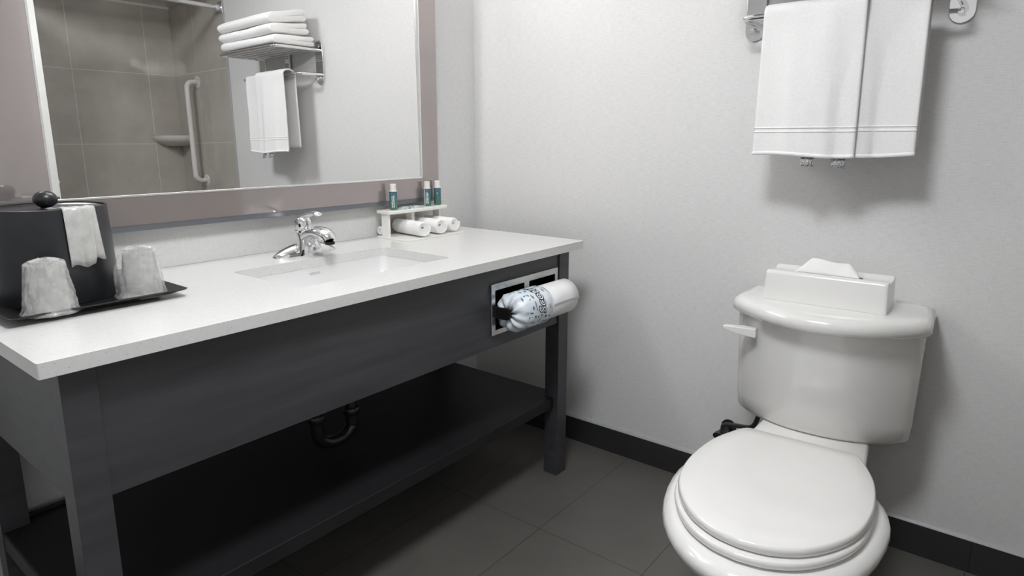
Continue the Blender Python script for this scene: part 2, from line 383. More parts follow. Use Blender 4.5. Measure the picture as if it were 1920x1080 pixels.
for x in (VX0+0.002, VX1-0.026):
    obj('shelf_rail', vb(x, x+0.024, VY+LW, -0.075, 0.255, 0.299), MT['shelfd'], vt, bevel=0.0015)
obj('shelf_lip', vb(VX0+LW, VX1-LW, -0.045, -0.030, 0.30, 0.308), MT['shelfd'], vt, bevel=0.0015)

# ------------------------------------------------------------------ countertop, sink, faucet
CX0, CX1, CY, CZ, CT = -1.813, -0.181, -0.670, 0.865, 0.028
SX0, SX1, SY0, SY1 = -1.242, -0.713, -0.533, -0.220
ct = thing('countertop', 'white speckled quartz countertop with a rectangular sink cutout', 'countertop', (-1.0, -0.335, CZ))
bm = bmesh.new()
add_plate_hole(bm, rrect(CX0+1, CX1+1, CY+.335, 0.334, 0.004, 3), [rrect(SX0+1, SX1+1, SY0+.335, SY1+.335, 0.022, 6)], -CT, 0.0, 'z')
obj('slab', bm, MT['quartz'], ct, bevel=0.0022, seg=2)
obj('backsplash', box(CX0+1, -0.207+1, 0.335-0.022, 0.335-0.0005, 0.0, 0.111), MT['quartz'], ct, bevel=0.0015)
sk = thing('undermount_sink', 'white rectangular undermount sink set in the quartz countertop', 'sink', ((SX0+SX1)/2, (SY0+SY1)/2, CZ-CT-0.13))
cx, cy, z0 = (SX0+SX1)/2, (SY0+SY1)/2, CZ-CT-0.13
def sring(ins, z, r, sh=0.0): return [V(a-cx, b-cy, z-z0) for a, b in rrect(SX0+ins, SX1-ins, SY0+ins, SY1-ins, max(r-ins*0.2, 0.012), 8)]
zt = CZ-CT+0.0004
bm = bmesh.new()
add_loft(bm, [sring(-.03, zt-0.012, .03), sring(-.03, zt, .03), sring(-.001, zt, .024), sring(0.0, zt-.006, .024), sring(.012, zt-.05, .03), sring(.026, zt-.085, .045), sring(.045, zt-.108, .06), sring(.075, zt-.118, .07), sring(.12, zt-.121, .05), sring(.152, zt-.1215, .05)], False, True)
add_loft(bm, [sring(-.03, zt-0.012, .03), sring(-.008, zt-.03, .03), sring(.018, zt-.10, .06), sring(.06, zt-.128, .07), sring(.12, zt-.129, .05)], False, True)
obj('basin', bm, MT['basin'], sk, angle=60)
bm = bmesh.new(); add_lathe(bm, [(0.03, 0.0), (0.03, 0.004), (0.022, 0.006), (0.020, 0.003), (0.004, 0.002)], 28, (0, 0.02, zt-.1215-z0)); obj('drain', bm, MT['chrome'], sk)
bm = text_bm('ORTECH', 0.0095, 0.0001); bmesh.ops.rotate(bm, verts=bm.verts, matrix=Matrix.Rotation(math.radians(76), 3, 'X')); bmesh.ops.translate(bm, verts=bm.verts, vec=(-0.006, SY1-cy-0.0042, zt-0.0185-z0))
obj('stamped_name', bm, MT['stamp'], sk, smooth=False)

fc = thing('faucet', 'chrome single lever centerset faucet behind the sink', 'faucet', (-0.948, -0.128, CZ))
bm = bmesh.new()
rings = []
for i in range(25):                                        # leaf shaped base wings
    t = -1+2*i/24; x = 0.113*t; wd = 0.032*(1-abs(t)**2.4)**0.6+0.001; h = 0.034*(1-abs(t)**2.2)**.9+0.003
    rings.append([V(x, wd*math.cos(a), 0.0 if a in (0, PI) else h*math.sin(a)) for a in [PI*k/12 for k in range(13)]])
add_loft(bm, rings)
obj('base_plate', bm, MT['chrome'], fc, angle=50)
bm = bmesh.new()
rings = []
for z, rx, ry, yo in ((0.0, .044, .043, -.016), (.012, .041, .043, -.018), (.025, .036, .041, -.019), (.040, .031, .037, -.017), (.054, .0275, .031, -.009), (.066, .026, .026, 0.0), (.070, .025, .025, 0.0)):
    rings.append([V(rx*math.cos(a), ry*math.sin(a)+yo, z) for a in [2*PI*k/28 for k in range(28)]])
add_loft(bm, rings)
obj('body', bm, MT['chrome'], fc)
bm = bmesh.new()
sp = smooth_path([(0, 0.004, .040), (0, -.030, .058), (0, -.062, .070), (0, -.092, .072), (0, -.118, .064), (0, -.128, .051)], 7)
rings = []
for i, p in enumerate(sp):
    t = i/(len(sp)-1); tg = (sp[min(i+1, len(sp)-1)]-sp[max(i-1, 0)]).normalized(); nb = V(0, -tg.z, tg.y)
    rx = 0.023+0.008*math.sin(PI*min(1, t*1.1)); rz = 0.021-0.003*t
    rings.append([p+V(rx*math.cos(a), 0, 0)+nb*rz*math.sin(a) for a in [2*PI*k/20 for k in range(20)]])
add_loft(bm, rings)
so = obj('spout', bm, MT['chrome'], fc)
bm = bmesh.new(); add_lathe(bm, [(0.015, 0), (0.015, -0.008), (0.011, -0.009)], 20, (0, -0.129, 0.050)); obj('aerator', bm, MT['dark'], so)
bm = bmesh.new(); add_lathe(bm, [(0.0285, 0.068), (0.0285, 0.074), (0.0255, 0.076)], 28); obj('collar', bm, MT['chrome'], fc)
bm = bmesh.new()
add_lathe(bm, [(0.0255, 0.076), (0.0270, 0.090), (0.0255, 0.103), (0.020, 0.112), (0.010, 0.117), (0.002, 0.118)], 28)
lp = smooth_path([(0, 0.020, .096), (0, 0.004, .113), (0, -.026, .123), (0, -.054, .130), (0, -.072, .130), (0, -.080, .127)], 6)
rings = []
for i, p in enumerate(lp):
    t = i/(len(lp)-1); rx = 0.018-0.010*min(1, t*1.5)+0.006*max(0, t-.6)/.4; rz = 0.011-0.0055*t
    if i == len(lp)-1: rx *= .6; rz *= .5
    tg = (lp[min(i+1, len(lp)-1)]-lp[max(i-1, 0)]).normalized(); nb = V(0, -tg.z, tg.y)
    rings.append([p+V(rx*math.cos(a), 0, 0)+nb*rz*math.sin(a) for a in [2*PI*k/16 for k in range(16)]])
add_loft(bm, rings)
obj('lever_handle', bm, MT['chrome'], fc)

# drain pipe under the vanity
pt = thing('drain_pipe', 'dark curved drain trap hanging beneath the vanity sink', 'pipe', (-0.978, -0.36, 0.34))
bm = bmesh.new(); add_tube(bm, smooth_path([(0, 0, 0.37), (0, 0, 0.06), (-0.004, 0, 0.026), (-0.030, 0, 0.004), (-0.060, 0, 0.0), (-0.092, 0, 0.006), (-0.118, 0, 0.030), (-0.122, 0, 0.08), (-0.122, 0, 0.13), (-0.122, 0.05, 0.155), (-0.122, 0.32, 0.16)], 5), 0.0185, 18)
obj('trap_bend', bm, MT['pipe'], pt)
for x, z in ((0, 0.075), (-0.122, 0.09)):
    bm = bmesh.new(); add_lathe(bm, [(0.0225, -0.012), (0.0245, -0.009), (0.0245, 0.009), (0.0225, 0.012)], 10, (x, 0, z)); obj('slip_nut', bm, MT['pipe'], pt)

# ------------------------------------------------------------------ paper holder and rolls
ph = thing('toilet_paper_holder', 'recessed double chrome toilet paper holder in the vanity apron', 'toilet paper holder', (-0.485, VY+0.006, 0.706))
hx, hy, hz = -0.485, VY+0.006, 0.706
bm = bmesh.new()
mid = -0.484
add_plate_hole(bm, [(-0.661-hx, 0.624-hz), (-0.308-hx, 0.624-hz), (-0.308-hx, 0.786-hz), (-0.661-hx, 0.786-hz)],
               [[(-0.643-hx, .641-hz), (mid-.013-hx, .641-hz), (mid-.013-hx, .765-hz), (-0.643-hx, .765-hz)], [(mid+.013-hx, .641-hz), (-0.324-hx, .641-hz), (-0.324-hx, .765-hz), (mid+.013-hx, .765-hz)]], -0.008, 0.0, 'y')
obj('cover_frame', bm, MT['steel'], ph, smooth=False, bevel=0.0015, seg=2)
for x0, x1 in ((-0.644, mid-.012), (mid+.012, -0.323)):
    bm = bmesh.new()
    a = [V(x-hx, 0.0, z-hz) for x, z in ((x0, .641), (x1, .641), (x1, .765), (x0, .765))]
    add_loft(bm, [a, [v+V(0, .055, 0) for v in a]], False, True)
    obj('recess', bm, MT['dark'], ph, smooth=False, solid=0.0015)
RY, RZ = -0.697-hy, 0.700-hz
for x0, x1 in ((-0.652, -0.645), (-0.328, -0.321)):
    s = -1 if x0 < -.5 else 1
    bm = bmesh.new(); add_prism(bm, rrect(-0.07, 0.0, -0.018, 0.018, 0.012, 4), x0-hx, x1-hx, 'x')
    bmesh.ops.translate(bm, verts=bm.verts, vec=(0, -0.0, RZ)); obj('roller_arm', bm, MT['dark'], ph)
bm = bmesh.new(); add_tube(bm, [(-0.65-hx, RY, RZ), (-0.322-hx, RY, RZ)], 0.012); obj('roller', bm, MT['dark'], ph)

def roll_body(bm, x0, x1, r, rc=0.02, n=48):
    add_lathe(bm, [(rc, x0), (r-.004, x0), (r, x0+.004), (r, x1-.004), (r-.004, x1), (rc, x1)], n, (0, 0, 0), 'x', False, False)
tr = thing('toilet_paper_roll', 'plain white unwrapped toilet paper roll at the right of the holder', 'toilet paper', (-0.41, -0.697, 0.700), 0, 'toilet paper rolls in the vanity holder')
bm = bmesh.new(); roll_body(bm, -0.073, 0.073, 0.056)
obj('paper', bm, MT['paper'], tr, angle=50)
bm = bmesh.new(); add_lathe(bm, [(0.0205, -0.073), (0.0205, 0.073), (0.0185, 0.073), (0.0185, -0.073), (0.0205, -0.073)], 32, (0, 0, 0), 'x', False, False); obj('cardboard_core', bm, MT['core'], tr)
bm = bmesh.new()
add_loft(bm, [[V(x, -(0.0572)*math.cos(a), 0.0572*math.sin(a)) for x in (-0.073, -0.03, 0.02, 0.073)] for a in [math.radians(d) for d in range(100, 8, -6)]]+[[V(x, -0.0580, 0.004-(0.006 if x > .05 else 0)) for x in (-0.073, -0.03, 0.02, 0.073)]], False, False, False)
obj('loose_sheet', bm, MT['paper'], tr, solid=0.0006)

wr = thing('toilet_paper_roll', 'paper wrapped toilet roll with leaf print and a brand name', 'toilet paper', (-0.569, -0.697, 0.700), 0, 'toilet paper rolls in the vanity holder')
RW = 0.0605
bm = bmesh.new()
rings = []
for x, r in ((-0.072, .015), (-0.0745, .034), (-0.068, .050), (-0.055, .058), (-0.035, RW), (0.0, RW), (0.05, RW), (0.074, RW), (0.080, RW-.004), (0.082, RW-.016), (0.080, .026)):
    ring = []
    for k in range(64):
        a = 2*PI*k/64; f = max(0, min(1, (-0.025-x)/0.05))
        rr = r*(1+f*0.07*math.sin(7*a+9*x*10)+f*0.05*math.sin(13*a+1))
        ring.append(V(x+f*0.004*math.sin(9*a), rr*math.cos(a), rr*math.sin(a)))
    rings.append(ring)
add_loft(bm, rings, False, False)
wp = obj('wrapper', bm, MT['wrap'], wr, angle=80, solid=0.0006)
bm = bmesh.new(); add_lathe(bm, [(0.02, -0.06), (0.052, -0.06), (0.052, 0.075), (0.02, 0.075)], 32, (0, 0, 0), 'x'); obj('inner_roll', bm, MT['paper'], wr)
def wrap_on(bm, xc, ac, rad, rot):
    """wraps a flat text/leaf mesh round the roll: its local x runs round the roll when rot is 90 degrees"""
    for v in bm.verts:
        x, y = v.co.x*math.cos(rot)-v.co.y*math.sin(rot), v.co.x*math.sin(rot)+v.co.y*math.cos(rot)
        a = ac-y/rad
        v.co = V(xc+x, -rad*math.sin(a), rad*math.cos(a))
for nm, off, rad, m, ex in (('brand_outline', 0.0034, RW+.0009, 'navy', 0), ('brand_name', -0.0002, RW+.0014, 'white', 0)):
    bm = text_bm('Scott', 0.050, 0.0, off, 2)
    for v in bm.verts: v.co.x = v.co.x*0.92+v.co.y*0.25
    wrap_on(bm, 0.024, math.radians(50), rad, PI/2); obj(nm, bm, MT[m], wp, smooth=False, recalc=False)
bm = bmesh.new()
def leaf(L, W):
    t = bmesh.new(); vs = []
    for k in range(12):
        a = 2*PI*k/12; vs.append(t.verts.new((L/2*math.cos(a), W/2*math.sin(a)*(1-0.4*math.cos(a)), 0)))
    t.faces.new(vs); return t
random.seed(3)
placed = []
while len(placed) < 46:
    xc = random.uniform(-0.052, 0.068); ad = random.uniform(-20, 150)
    if xc > -0.004 and 5 < ad < 100: continue
    if any(abs(xc-a) < 0.011 and abs(ad-b) < 14 for a, b in placed): continue
    placed.append((xc, ad))
    t = leaf(random.choice((0.009, 0.012, 0.018)), random.choice((0.004, 0.006, 0.008)))
    f = max(0, min(1, (-0.025-xc)/0.05))
    wrap_on(t, xc, math.radians(ad), RW+.0012-0.010*f*f, random.uniform(0, PI)); join_bm(bm, t)
obj('leaf_print', bm, MT['leaf'], wp, smooth=False)
for j in range(2):
    bm = bmesh.new()
    for i in range(5):
        t = bmesh.new(); bmesh.ops.create_grid(t, x_segments=8, y_segments=1, size=0.5)
        bmesh.ops.scale(t, verts=t.verts, vec=(0.016-0.003*(i % 2), 0.0009, 1))
        wrap_on(t, 0.056+0.0022*i, math.radians(28+55*j), RW+.0012, PI/2); join_bm(bm, t)
    obj('small_print', bm, MT['ink'], wp, smooth=False)
bm = bmesh.new(); bmesh.ops.create_grid(bm, x_segments=8, y_segments=1, size=0.5); bmesh.ops.scale(bm, verts=bm.verts, vec=(0.026, 0.004, 1)); wrap_on(bm, -0.008, math.radians(68), RW+.0012, PI/2)
obj('print_label', bm, MT['ink'], wp, smooth=False)

# ------------------------------------------------------------------ ice bucket, tray, cups
ty = thing('serving_tray', 'black rectangular tray with flared rim under the ice bucket', 'tray', (-1.612, -0.235, CZ))
bm = bmesh.new()
def tring(ix, iy, z): return [V(a, b, z) for a, b in rrect(-0.166+ix, 0.166-ix, -0.176+iy, 0.176-iy, 0.010, 4)]
add_loft(bm, [tring(.045, .045, 0.001), tring(.0, .0, 0.0175), tring(-.0015, -.0015, 0.020), tring(.003, .003, 0.0205), tring(.047, .047, 0.006)])
obj('tray_body', bm, MT['tray'], ty, angle=30)
TZ = CZ+0.0062
ib = thing('ice_bucket', 'round black leatherette ice bucket with ball knob lid', 'ice bucket', (-1.637, -0.205, TZ))
bm = bmesh.new(); add_lathe(bm, [(0.108, 0.0), (0.118, 0.0), (0.120, 0.004), (0.1125, 0.194), (0.1125, 0.201), (0.1085, 0.202), (0.1075, 0.190), (0.10, 0.188)], 72); obj('bucket_body', bm, MT['leather'], ib, angle=50)
bm = bmesh.new(); add_lathe(bm, [(0.1065, 0.184), (0.1065, 0.197), (0.103, 0.199), (0.098, 0.196), (0.06, 0.197), (0.002, 0.198)], 72); ld = obj('lid', bm, MT['black'], ib, angle=50)
bm = bmesh.new(); add_lathe(bm, [(0.010, 0.196), (0.010, 0.199)]+[(0.0225*math.sin(a)+.0004, 0.2165-0.0185*math.cos(a)) for a in [math.radians(28+152*k/12) for k in range(13)]], 32); obj('knob', bm, MT['black'], ld, angle=80)
# liner bag draped over the bucket rim
bm = bmesh.new()
rows = []
path = [(0.05, 0.2005), (0.075, 0.2002), (0.095, 0.202), (0.106, 0.2042), (0.1135, 0.2045), (0.1155, 0.199), (0.1165, 0.184)]+[(0.1168+0.0042*k/6+0.0, 0.184-0.103*k/6) for k in range(1, 7)]
NA = 22
for i, (r, z) in enumerate(path):
    t = i/(len(path)-1); row = []
    for k in range(NA+1):
        u = k/NA; a0 = math.radians(-94+2*t); a1 = math.radians(-59+(0 if t < .5 else 3*(t-.5)))
        if i < 4: mid_a = math.radians(-76); a = mid_a+((a0+(a1-a0)*u)-mid_a)*(0.112/max(r, .06))
        else: a = a0+(a1-a0)*u
        fold = 0.0022*math.sin(u*9+t*2)**2+0.0030*max(0, math.sin(u*17+3*t))*t
        edge = 0.004*math.sin(u*11)*max(0, t-.85)/.15 + (0.010 if u > 0.66 else 0)*max(0, t-.85)/.15
        rr = r+fold if i >= 4 else r
        row.append(V(rr*math.cos(a), rr*math.sin(a), z+edge+(fold if i < 4 else 0)))
    rows.append(row)
add_loft(bm, rows, False, False, False)
lb = obj('liner_bag', bm, MT['liner'], None, angle=80, solid=0.0012, loc=(-1.637, -0.205, TZ))
tag(lb, 'cloudy plastic liner bag draped over the ice bucket lid', 'plastic bag')
def make_cup(loc, label, seed):
    c = thing('drinking_cup', label, 'cup', loc, seed*1.3, 'wrapped cups on the black tray')
    bm = bmesh.new(); add_lathe(bm, [(0.0435, 0.0), (0.0445, 0.002), (0.0425, 0.005), (0.0405, 0.012), (0.0305, 0.099), (0.0290, 0.103), (0.026, 0.1035), (0.025, 0.100), (0.002, 0.100), (0.002, 0.0985), (0.0290, 0.098), (0.0395, 0.010), (0.0415, 0.001)], 40, (0, 0, 0.0025), 'z', True, True)
    obj('cup_wall', bm, MT['cup'], c, angle=50)
    bm = bmesh.new(); rings = []
    NI, NK = 44, 110
    for i in range(NI+1):
        t = i/NI; z = 0.001+0.108*t if t < .93 else 0.1015+0.0095*(t-.93)/.07*0.9
        r0 = 0.0485-0.0165*t
        if t > .9: r0 = (0.0336)*(1-((t-.9)/.1)**2*0.75)
        if t < .06: r0 += 0.004*(1-t/.06)
        ring = []
        for k in range(NK):
            a = 2*PI*k/NK; ca, sa = math.cos(a), math.sin(a)
            n1 = noise.noise(V(ca*2.2+seed*5, sa*2.2, t*3+seed))
            n2 = abs(noise.noise(V(ca*3.2+seed*3+t*1.5, sa*3.2+t, t*2.2)))
            n3 = abs(noise.noise(V(ca*9+seed, sa*9+t*2, t*8+n1*2)))
            flap = 0.007*max(0, math.cos(a-0.4*seed-5.6))**10*(0.3+math.sin(t*3.0))
            r = r0+0.0020*n1+0.0050*(n2-.2)+0.0030*(n3-.2)+flap
            ring.append(V(r*ca, r*sa, z+(0.006*(n3-.2)+.003*n1 if t > .85 else 0)))
        rings.append(ring)
    add_loft(bm, rings, False, True)
    obj('plastic_wrapper', bm, MT['wrapf'], c, angle=35, solid=0.0004)
    return c
make_cup((-1.700, -0.368, TZ+.004), 'film wrapped plastic cup upside down at the tray front corner, left of its twin', 1.0)
make_cup((-1.517, -0.345, TZ+.002), 'film wrapped plastic cup upside down beside the backsplash, right of the ice bucket', 2.0)

# ------------------------------------------------------------------ amenity stand
SZ = CZ
st = thing('amenity_stand', 'small white acrylic stand for toiletries near the wall corner', 'stand', (-0.445, -0.115, SZ))
bm = bmesh.new(); add_prism(bm, rrect(-0.150, 0.150, -0.100, 0.075, 0.012, 5), 0.0, 0.006); obj('base_plate', bm, MT['acryl'], st, bevel=0.0012)
bm = bmesh.new(); add_prism(bm, rrect(-0.148, 0.148, -0.012, 0.075, 0.016, 5), 0.088, 0.100); obj('top_shelf', bm, MT['acryl'], st, bevel=0.003)
for x in (-0.136, -0.018, 0.122): obj('upright', box(x-.006, x+.006, 0.012, 0.046, 0.006, 0.088), MT['acryl'], st, bevel=0.001)
def make_roll(loc, label, r, L, rz=0.0):
    t = thing('rolled_washcloth', label, 'washcloth', loc, rz, 'rolled washcloths on the acrylic stand')
    bm = bmesh.new(); pts = []
    turns = 2.6
    n = 90
    for i in range(n+1):
        a = 2*PI*turns*i/n; rr = 0.005+(r-0.008)*(i/n)
        pts.append((rr*math.cos(a+PI*0.9), rr*math.sin(a+PI*0.9)))
    rows = []
    ys = [-L/2, -L/2+.004, -L/2+.02, -L/6, L/6, L/2-.02, L/2-.004, L/2]
    for k, y in enumerate(ys):
        sh = 0.94 if k in (0, len(ys)-1) else 1.0+0.02*math.sin(k*2)
        rows.append([V(px*sh, y+0.010*(i/n)*(-1 if k < 2 else 0), pz*sh*(0.97)) for i, (px, pz) in enumerate(pts)])
    add_loft(bm, rows, False, False, False)
    obj('terry_roll', bm, MT['terry'], t, angle=80, solid=0.0095, sub=1)
    return t
RR = 0.0300
make_roll((-0.499, -0.122, SZ+.006+RR+.001), 'white rolled washcloth under the acrylic stand, beneath the single bottle', RR, 0.155, -0.12)
make_roll((-0.413, -0.120, SZ+.006+RR+.001), 'white rolled washcloth under the acrylic stand, between the two others', RR, 0.150, -0.05)
make_roll((-0.343, -0.120, SZ+.006+RR+.001), 'white rolled washcloth under the acrylic stand, nearest the wall corner', RR*.95, 0.145, 0.0)
make_roll((-0.564, -0.049, SZ+.006+.0195), 'white rolled washcloth lying behind the left upright of the acrylic stand, mostly hidden', .0175, .032, PI/2-.05)
def make_bottle(loc, label, rz, kind):
    b = thing('toiletry_bottle', label, 'bottle', loc, rz, 'toiletry bottles on the acrylic stand')
    bm = bmesh.new(); add_lathe(bm, [(0.0125, 0), (0.0138, 0.0015), (0.0138, 0.064), (0.0132, 0.066), (0.0115, 0.068)], 28); bd = obj('bottle_body', bm, MT['teal'], b, angle=50)
    bm = bmesh.new(); add_lathe(bm, [(0.0136, 0.066), (0.0136, 0.069), (0.0112, 0.0695), (0.0112, 0.092), (0.010, 0.093)], 28); obj('screw_cap', bm, MT['capw'], b, angle=40)
    bm = bmesh.new(); random.seed(kind)
    def dash(a, z0, z1, wd):
        t = bmesh.new(); vs = []
        for aa, z in ((a-wd, z0), (a+wd, z0), (a+wd, z1), (a-wd, z1)): vs.append(t.verts.new((0.0141*math.cos(aa), 0.0141*math.sin(aa), z)))
        t.faces.new(vs); join_bm(bm, t)
    for col in ((-0.30, 0.12) if kind != 3 else (-0.1,)):
        z = 0.010 if kind != 3 else 0.043
        zt2 = 0.050 if kind != 3 else 0.049
        while z < zt2:
            h = random.uniform(0.0018, 0.0035); dash(col+random.uniform(-.03, .03), z, z+h, random.uniform(.06, .15)); z += h+0.0005
    dash(0.0, 0.058, 0.0592, 0.45)
    if kind == 2: dash(-0.75, 0.002, 0.063, 0.10)
    obj('printed_text', bm, MT['white'], bd, smooth=False)
    return b
ang = math.atan2(-1.78, -1.6)
make_bottle((-0.546, -0.090, SZ+.100), 'teal toiletry bottle alone at the left end of the acrylic stand', ang, 1)
make_bottle((-0.369, -0.082, SZ+.100), 'teal toiletry bottle with white stripe, second from the wall corner', ang, 2)
make_bottle((-0.314, -0.082, SZ+.100), 'teal toiletry bottle nearest the wall corner, short line of print', ang, 3)
bm = bmesh.new(); rings = []
for z, ins in ((0.0, .0), (0.003, .004), (0.006, .012)): rings.append([V(a, b, z) for a, b in rrect(-0.052+ins, 0.052-ins, -0.026+ins, 0.026-ins, 0.006, 3)])
add_loft(bm, rings)
tag(obj('soap_sachet', bm, MT['sachet'], None, loc=(-0.456, -0.085, SZ+.1001)), 'small printed flat soap packet lying on the acrylic stand', 'soap')

# ------------------------------------------------------------------ toilet
TL = thing('toilet', 'white two piece toilet standing against the right wall', 'toilet', (0.0, -1.467, 0), math.radians(3.0))
def bow(hw, back, side, front, n=24, rc=0.03):
    """plan of a bow fronted tank: straight back, rounded corners, bowed front"""
    pts = [(back, hw-.01), (back, -hw+.01)]
    m = []
    for i in range(n+1):
        t = -1+2*i/n; y = hw*t
        x = side+(front-side)*(1-abs(t)**2.3)
        m.append((x, y))
    # round the outer front corners
    return [(back, hw-.012), (back+(-.012), hw)]+[(side+0.02, hw)]+[(x, -y*0.985) for x, y in m]+[(side+0.02, -hw), (back-.012, -hw), (back, -hw+.012)]
bm = bmesh.new()
def br(hw, side, front, z, back=-0.035): return [V(x, y, z) for x, y in bow(hw, back, side, front)]
add_loft(bm, [br(.20, -.13, -.215, .385), br(.222, -.155, -.245, .392), br(.231, -.168, -.262, .410), br(.234, -.174, -.270, .45), br(.238, -.185, -.296, .60), br(.240, -.192, -.312, .715)])
obj('tank', bm, MT['china'], TL, angle=60)
bm = bmesh.new()
add_loft(bm, [br(.242, -.200, -.328, .716, -.03), br(.249, -.210, -.343, .718, -.025), br(.253, -.218, -.352, .726, -.022), br(.253, -.218, -.352, .742, -.022), br(.249, -.213, -.346, .754, -.025), br(.240, -.203, -.333, .761, -.03), br(.22, -.18, -.305, .764, -.045)])
obj('tank_lid', bm, MT['china'], TL, angle=70)
bm = bmesh.new()
ly = 0.196
add_loft(bm, [[V(-.252+dx, ly+dy, .669+dz) for dx, dy, dz in ((0, -.030, -.014), (0, -.030, .014), (-.020, -.030, .013), (-.020, -.030, -.013))],
              [V(-.252+dx, ly+dy, .669+dz) for dx, dy, dz in ((.01, .012, -.011), (.01, .012, .012), (-.020, .012, .012), (-.020, .012, -.010))],
              [V(-.252+dx, ly+dy, .671+dz) for dx, dy, dz in ((-.004, .030, -.004), (-.004, .030, .011), (-.030, .036, .011), (-.030, .036, -.004))],
              [V(-.252+dx, ly+dy, .675+dz) for dx, dy, dz in ((-.012, .058, -.002), (-.012, .058, .008), (-.030, .062, .007), (-.030, .062, -.002))]])
add_lathe(bm, [(0.012, -0.02), (0.012, 0.02)], 16, (-.245, ly-.014, .669), 'x')
obj('flush_lever', bm, MT['plastic'], TL, bevel=0.002)
# bowl: egg shaped rings from rim to foot
def egg(back, front, hw, wide, z, n=44, sq=2.0, yo=0.0):
    out = []
    for k in range(n):
        a = 2*PI*k/n; c, s = math.cos(a), math.sin(a)
        x = wide+(abs(c)**(2/sq))*(1 if c > 0 else -1)*((back-wide) if c > 0 else (wide-front))
        out.append(V(x, hw*(abs(s)**(2/sq))*(1 if s > 0 else -1)+yo, z))
    return out
bm = bmesh.new()
add_loft(bm, [egg(-.22, -.66, .115, -.46, 0.0, sq=2.6), egg(-.22, -.67, .112, -.46, 0.02, sq=2.6), egg(-.24, -.66, .098, -.46, 0.06, sq=2.4), egg(-.26, -.67, .100, -.48, .13), egg(-.27, -.75, .130, -.54, .20), egg(-.275, -.87, .178, -.60, .27),
              egg(-.28, -.955, .212, -.635, .325), egg(-.34, -.993, .232, -.65, .362), egg(-.385, -1.002, .237, -.65, .380), egg(-.405, -.996, .233, -.65, .394), egg(-.42, -.975, .218, -.65, .403), egg(-.45, -.93, .18, -.65, .405)])
# deck under the tank
def dk(hw0, hw1, z, x0=-.06, x1=-.42): return [V(x, y, z) for x, y in [(x0, hw0), (x0, -hw0), (-.20, -hw0*1.02), (x1+.05, -hw1), (x1, -hw1+.03), (x1, hw1-.03), (x1+.05, hw1), (-.20, hw0*1.02)]]
add_loft(bm, [dk(.06, .07, 0.0, -.10), dk(.07, .08, .20, -.09), dk(.118, .13, .33), dk(.138, .150, .365), dk(.140, .153, .385), dk(.132, .146, .396)])
obj('bowl', bm, MT['china'], TL, angle=70)
LID = [(-.413, .136), (-.455, .158), (-.53, .186), (-.61, .199), (-.69, .2015), (-.77, .190), (-.84, .160), (-.90, .113), (-.935, .055), (-.945, 0)]
def lid_out(sc_, dx=0.0):
    half = smooth_path([(x, y, 0) for x, y in LID], 5)
    pts = [(-.413, y*.128/8) for y in range(0, 8)]+[(-.4135, .128), (-.416, .1345)]+[(p.x, p.y) for p in half][2:]; pts += [(x, -y) for x, y in reversed(pts[1:-1])]
    cx_ = -.66
    return [(cx_+(x-cx_)*sc_+dx, y*sc_) for x, y in pts]
def lr(s, z, dx=0.0): return [V(x, y, z) for x, y in lid_out(s, dx)]
bm = bmesh.new(); add_loft(bm, [lr(.985, .407, -.012), lr(1.005, .410, -.012), lr(1.012, .417, -.012), lr(1.008, .424, -.012), lr(.99, .426, -.012)]); obj('seat_ring', bm, MT['seat'], TL, angle=60)
bm = bmesh.new(); add_loft(bm, [lr(.985, .4275), lr(1.0, .431), lr(1.0, .440), lr(.992, .4455), lr(.975, .448), lr(.80, .4505), lr(.45, .452), lr(.1, .4525)]); obj('seat_lid', bm, MT['seat'], TL, angle=70)
for y in (-.075, .075):
    bm = bmesh.new(); add_prism(bm, rrect(-.022, .022, -.016, .016, .006, 4), 0, .014); bmesh.ops.scale(bm, verts=bm.verts, vec=(1, 1, .55)); bmesh.ops.translate(bm, verts=bm.verts, vec=(-.436, y, .4035)); obj('hinge_cap', bm, MT['seat'], TL, bevel=.003)
for y in (-.088, .092):
    bm = bmesh.new(); add_prism(bm, rrect(-.020, .004, -.018, .018, .006, 4), 0, .006); bmesh.ops.translate(bm, verts=bm.verts, vec=(-.275, y, .385)); obj('bolt_pad', bm, MT['grey'], TL, bevel=.001)
sv = thing('water_supply_valve', 'dark shutoff valve and braided hose behind the toilet', 'valve', (0, -1.165, 0.238))
bm = bmesh.new(); add_lathe(bm, [(.026, 0), (.026, -.004), (.011, -.006), (.011, -.05), (.014, -.052), (.014, -.075), (.008, -.078)], 20, (0, 0, 0), 'x'); obj('stop_valve', bm, MT['pipe'], sv)
bm = bmesh.new(); add_prism(bm, [(0.020*math.cos(a), 0.013*math.sin(a)) for a in [2*PI*k/20 for k in range(20)]], -.098, -.078, 'x'); obj('valve_handle', bm, MT['pipe'], sv, bevel=.002)
bm = bmesh.new(); add_tube(bm, smooth_path([(-.06, 0, .010), (-.062, -.005, .03), (-.075, -.05, .045), (-.10, -.105, .065), (-.11, -.126, .105), (-.11, -.130, .146)], 6), .0075, 12); obj('supply_hose', bm, MT['hose'], sv)

